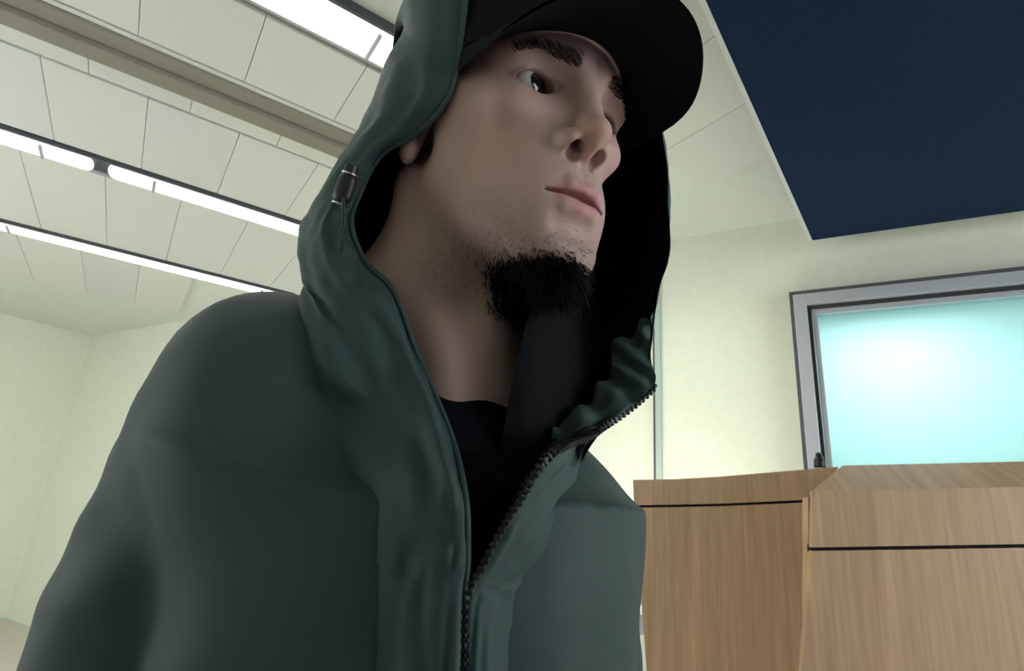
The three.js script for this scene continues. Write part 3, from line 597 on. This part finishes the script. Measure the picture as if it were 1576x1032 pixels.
// cloth of hood and lapels
part('hood', loft(cols, 360, 48, wrinkle), M.jacket, jacket);
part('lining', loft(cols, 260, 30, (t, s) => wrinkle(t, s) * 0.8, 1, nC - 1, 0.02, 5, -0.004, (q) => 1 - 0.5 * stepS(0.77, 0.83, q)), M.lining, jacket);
part('facing', loft([
  [P(1004, 480, 0.414), P(999, 484, 0.417), P(994, 488, 0.420)],
  [P(1000, 520, 0.410), P(985, 520, 0.414), P(972, 514, 0.420)],
  [P(1003, 560, 0.404), P(974, 552, 0.408), P(940, 530, 0.420)],
  [P(1008, 588, 0.396), P(975, 578, 0.400), P(944, 566, 0.412)],
  [P(985, 615, 0.389), P(955, 601, 0.393), P(924, 590, 0.404)],
  [P(945, 645, 0.376), P(925, 630, 0.380), P(900, 620, 0.390)],
  [P(905, 668, 0.363), P(886, 654, 0.367), P(862, 648, 0.374)],
  [P(866, 689, 0.350), P(858, 681, 0.352), P(848, 676, 0.355)],
], 90, 16, (t, s) => 0.0035 * Math.sin(t * 5 + s * 1.5) * Math.sin(Math.min(1, s) * 1.5) + 0.003 * N3(t * 2.2, s * 1.5, 3)), M.jacket, jacket).userData.label = 'green inner facing beside the zip';
{
  const curve = []; for (let i = 0; i <= 400; i++) curve.push(crV(cols.map((c) => c[0]), 23 + (nC - 23) * i / 400));
  const teeth = [], len = curve.length; let acc = 0;
  for (let i = 1; i < len; i++) {
    acc += curve[i].distanceTo(curve[i - 1]);
    if (acc > 0.0037) { acc = 0; const d = curve[i].clone().sub(curve[i - 1]).normalize(), g = bx(0.0022, 0.004, 0.005, 0, 0, 0, 0.0006); g.applyQuaternion(new THREE.Quaternion().setFromUnitVectors(V(1, 0, 0), d)); teeth.push(g.translate(curve[i].x, curve[i].y, curve[i].z)); }
  }
  const z = part('zip_teeth', teeth, M.black, jacket); z.userData.kind = 'stuff';
  part('zip_tape', tube(curve.filter((_, i) => i % 8 === 0), 0.0016, 200, 5), M.black, jacket);
}
// black sheet in front of the far side of the neck
part('neck_sheet', loft([
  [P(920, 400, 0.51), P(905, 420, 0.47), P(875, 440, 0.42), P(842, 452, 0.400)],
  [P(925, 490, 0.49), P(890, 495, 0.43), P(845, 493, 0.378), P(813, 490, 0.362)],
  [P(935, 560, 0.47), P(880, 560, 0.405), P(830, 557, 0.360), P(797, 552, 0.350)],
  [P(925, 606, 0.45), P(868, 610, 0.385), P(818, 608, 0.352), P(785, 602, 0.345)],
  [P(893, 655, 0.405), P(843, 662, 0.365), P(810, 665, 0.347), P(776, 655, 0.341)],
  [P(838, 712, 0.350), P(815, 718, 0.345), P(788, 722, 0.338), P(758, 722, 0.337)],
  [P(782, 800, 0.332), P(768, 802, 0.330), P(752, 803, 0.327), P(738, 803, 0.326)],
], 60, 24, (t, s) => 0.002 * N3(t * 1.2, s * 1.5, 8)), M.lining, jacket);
// edge piping of the hood opening
part('hood_hem', tube(Array.from({ length: 120 }, (_, i) => crV(cols.map((c) => c[0]), 1 + 14 * i / 119)), 0.0019, 300, 6), M.jacket, jacket);
{ // cord stopper and cord by the hood opening
  const c = P(531, 290, 0.352), ax = P(537, 268, 0.352).sub(P(522, 312, 0.352)).normalize(), q = new THREE.Quaternion().setFromUnitVectors(V(0, 1, 0), ax);
  const o = part('cord_stopper', [new THREE.CapsuleGeometry(0.0062, 0.009, 6, 16).scale(1, 1, 0.8)], M.black, jacket); o.position.copy(c); o.quaternion.copy(q); o.userData.label = 'black cord stopper';
  part('button', new THREE.CylinderGeometry(0.0042, 0.0046, 0.006, 16).translate(0, 0.012, 0), M.black, o);
  part('ring', [new THREE.TorusGeometry(0.0045, 0.0009, 6, 20).rotateX(Math.PI / 2).translate(0, 0.0095, 0), new THREE.TorusGeometry(0.0045, 0.0008, 6, 20).rotateX(Math.PI / 2).translate(0, -0.0105, 0)], M.metal, o);
  part('cord', tube([P(533, 270, 0.358), P(528, 300, 0.349), P(530, 335, 0.350), P(526, 362, 0.350), P(525, 385, 0.348)], 0.0013, 30, 6), M.black, jacket);
}
person.traverse((o) => { o.castShadow = o.receiveShadow = true; });
scene.traverse((o) => { if (o.isSpotLight) o.castShadow = true; });
renderer.render(scene, camera);
